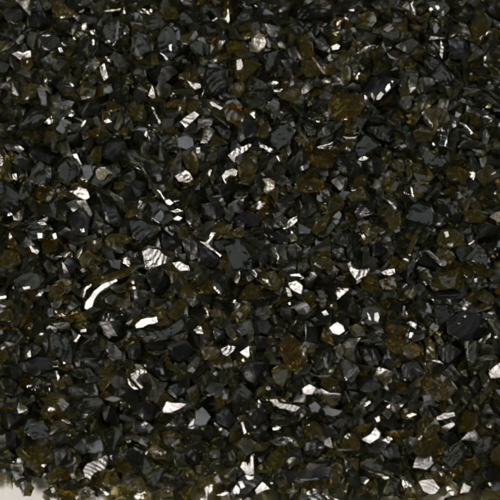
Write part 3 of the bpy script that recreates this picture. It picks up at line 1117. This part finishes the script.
me = bpy.data.meshes.new('glass_gravel')
me.from_pydata(FV, [], FF)
for m in MATS: me.materials.append(m)
me.polygons.foreach_set('material_index', np.array(FM, np.int32))
at = me.attributes.new('chip_seed', 'FLOAT_VECTOR', 'FACE')
at.data.foreach_set('vector', np.array(FS, np.float32).ravel())
me.update()
me.shade_smooth(); me.set_sharp_from_angle(angle=math.radians(26))
gravel = bpy.data.objects.new('glass_gravel', me); COL.objects.link(gravel)
gravel['kind'] = 'stuff'
gravel['label'] = 'smaller crushed dark glass lying between and under the larger chips'
gravel['category'] = 'glass gravel'

# ------------------------------------------------------------------ labels
TONE = {'W': 'white', 'P': 'pale grey', 'G': 'grey', 'D': 'near-black', 'O': 'olive', 'B': 'amber-brown', 'C': 'cream', 'E': 'green'}
def shape_word(c):
    xs, ys = [p[0] for p in c.poly], [p[1] for p in c.poly]
    P = np.array(c.poly) - np.array(c.cen)
    w, _ = np.linalg.eigh(P.T @ P)
    asp = math.sqrt(max(w) / max(min(w), 1e-6))
    if asp > 2.3: return 'narrow'
    if len(c.poly) <= 4: return 'blocky'
    if asp > 1.55: return 'oblong'
    return 'rounded' if len(c.poly) >= 6 else 'angular'
def sector(dx, dy):
    a = math.degrees(math.atan2(-dy, dx)) % 360
    return ['to the right of', 'above and right of', 'above', 'above and left of', 'to the left of', 'below and left of', 'below', 'below and right of'][int((a + 22.5) // 45) % 8]
marks = [c for c in things if c.label]
assert len({c.label for c in marks}) == len(marks), 'two landmarks share a label'
for c in things:
    c.shape = shape_word(c); c.tone = TONE[c.style]
plain = [c for c in things if not c.label]
med = sorted(c.area for c in plain)[len(plain) // 2]
used = set(c.label for c in marks)
for c in plain:
    near = sorted(marks, key=lambda m: math.dist(m.cen, c.cen))[:7]
    done = False
    for form in range(3):
        for m in near:
            sec = sector(c.cen[0] - m.cen[0], c.cen[1] - m.cen[1])
            dist = math.dist(m.cen, c.cen)
            rivals = [o for o in things if o is not c and o is not m and o.tone == c.tone and
                      sector(o.cen[0] - m.cen[0], o.cen[1] - m.cen[1]) == sec and math.dist(o.cen, m.cen) < max(70, dist * 1.8)]
            if form >= 1: rivals = [o for o in rivals if o.shape == c.shape]
            if form == 2: rivals = [o for o in rivals if (o.area > med) == (c.area > med)]
            if rivals: continue
            look = c.tone if form == 0 else f'{c.tone} {c.shape}' if form == 1 else f"{'large' if c.area > med else 'small'} {c.tone} {c.shape}"
            t = f'{look} chip {sec} the {m.label}'
            if len(t.replace('-', '').split()) > 16 or t in used: continue
            c.label = t; used.add(t); done = True; break
        if done: break
    if not done:
        m = near[0]; k = 0
        for m in near:
            nearer = [o for o in plain if o.tone == c.tone and math.dist(o.cen, m.cen) < math.dist(c.cen, m.cen) and o is not c]
            t = f'{c.tone} chip nearest the {m.label}'
            if not nearer and t not in used: c.label = t; used.add(t); done = True; break
        if not done:
            c.label = f"{c.tone} {c.shape} chip between the {near[0].label.split(' with ')[0]} and the {near[1].label.split(' with ')[0]}"
            c.label = ' '.join(c.label.split()[:16]); used.add(c.label)
for c in things:
    c.obj['label'] = c.label if len(c.label.split()) > 4 else c.label + ' lying on the heap'
    c.obj['category'] = 'glass chip'
    c.obj['group'] = 'dark glass chips lying on the heap'

# ------------------------------------------------------------------ the surface under the heap
m, nt, out = new_mat('white_paper')
N, L = nt.nodes.new, nt.links.new
p = N('ShaderNodeBsdfPrincipled'); p.inputs['Roughness'].default_value = .85
tc = N('ShaderNodeTexCoord'); nz = N('ShaderNodeTexNoise'); nz.inputs['Scale'].default_value = 900; nz.inputs['Detail'].default_value = 4
L(tc.outputs['Object'], nz.inputs['Vector'])
cr = N('ShaderNodeValToRGB'); cr.color_ramp.elements[0].color = (.84, .83, .81, 1); cr.color_ramp.elements[1].color = (.91, .90, .89, 1)
L(nz.outputs['Fac'], cr.inputs[0]); L(cr.outputs[0], p.inputs['Base Color'])
bp = N('ShaderNodeBump'); bp.inputs['Strength'].default_value = .2; bp.inputs['Distance'].default_value = .0001
L(nz.outputs['Fac'], bp.inputs['Height']); L(bp.outputs[0], p.inputs['Normal'])
L(p.outputs[0], out.inputs['Surface'])
bm = bmesh.new(); bmesh.ops.create_grid(bm, x_segments=4, y_segments=4, size=.6)
me = bpy.data.meshes.new('surface'); bm.to_mesh(me); bm.free(); me.materials.append(m)
so = bpy.data.objects.new('surface', me); COL.objects.link(so); so['kind'] = 'structure'
so['label'] = 'plain white sheet under the crushed glass'

# ------------------------------------------------------------------ lamps, surroundings, camera
def lamp(name, direction, dist, w, h, radiance, col):
    ld = bpy.data.lights.new(name, 'AREA'); ld.shape = 'RECTANGLE'; ld.size = w; ld.size_y = h
    ld.energy = radiance * math.pi * w * h; ld.color = col
    o = bpy.data.objects.new(name, ld); COL.objects.link(o)
    o.location = direction * dist
    o.rotation_euler = (-direction).to_track_quat('-Z', 'Y').to_euler()
    return o
lamp('key_lamp', KEY_DIR, .55, .165, .13, KEY_L, (1, .93, .86))
lamp('added_side_lamp', SIDE_DIR, .6, .22, .30, SIDE_L, (.93, .96, 1))  # no real window, a lamp added for the pale facets to mirror
lamp('added_soft_lamp', BOX_DIR, 1.0, .44, .38, BOX_L, (.90, 1, .985))  # soft lamp added to give the grey facets something to mirror

w = bpy.data.worlds.new('World'); scene.world = w; w.use_nodes = True
bg = w.node_tree.nodes['Background']; bg.inputs['Color'].default_value = (.9, .95, 1, 1); bg.inputs['Strength'].default_value = WORLD_L

cd = bpy.data.cameras.new('camera'); cam = bpy.data.objects.new('camera', cd); COL.objects.link(cam)
cd.lens = FOCAL; cd.sensor_width = SENSOR; cd.clip_start = .01; cd.clip_end = 10
cam.location = CAM * S
cam.rotation_euler = (-VDIR).to_track_quat('-Z', 'Y').to_euler()
cd.dof.use_dof = True; cd.dof.focus_distance = DIST * S; cd.dof.aperture_fstop = 16
scene.camera = cam

scene.view_settings.view_transform = 'Standard'; scene.view_settings.look = 'None'
scene.view_settings.exposure = 0; scene.view_settings.gamma = 1
cy = scene.cycles
cy.max_bounces = 7; cy.transmission_bounces = 7; cy.glossy_bounces = 4; cy.diffuse_bounces = 2; cy.volume_bounces = 0
cy.caustics_reflective = True; cy.caustics_refractive = True
cy.sample_clamp_indirect = 1.4; cy.use_denoising = True
cy.filter_width = 2.6; cy.use_adaptive_sampling = True; cy.adaptive_threshold = .05
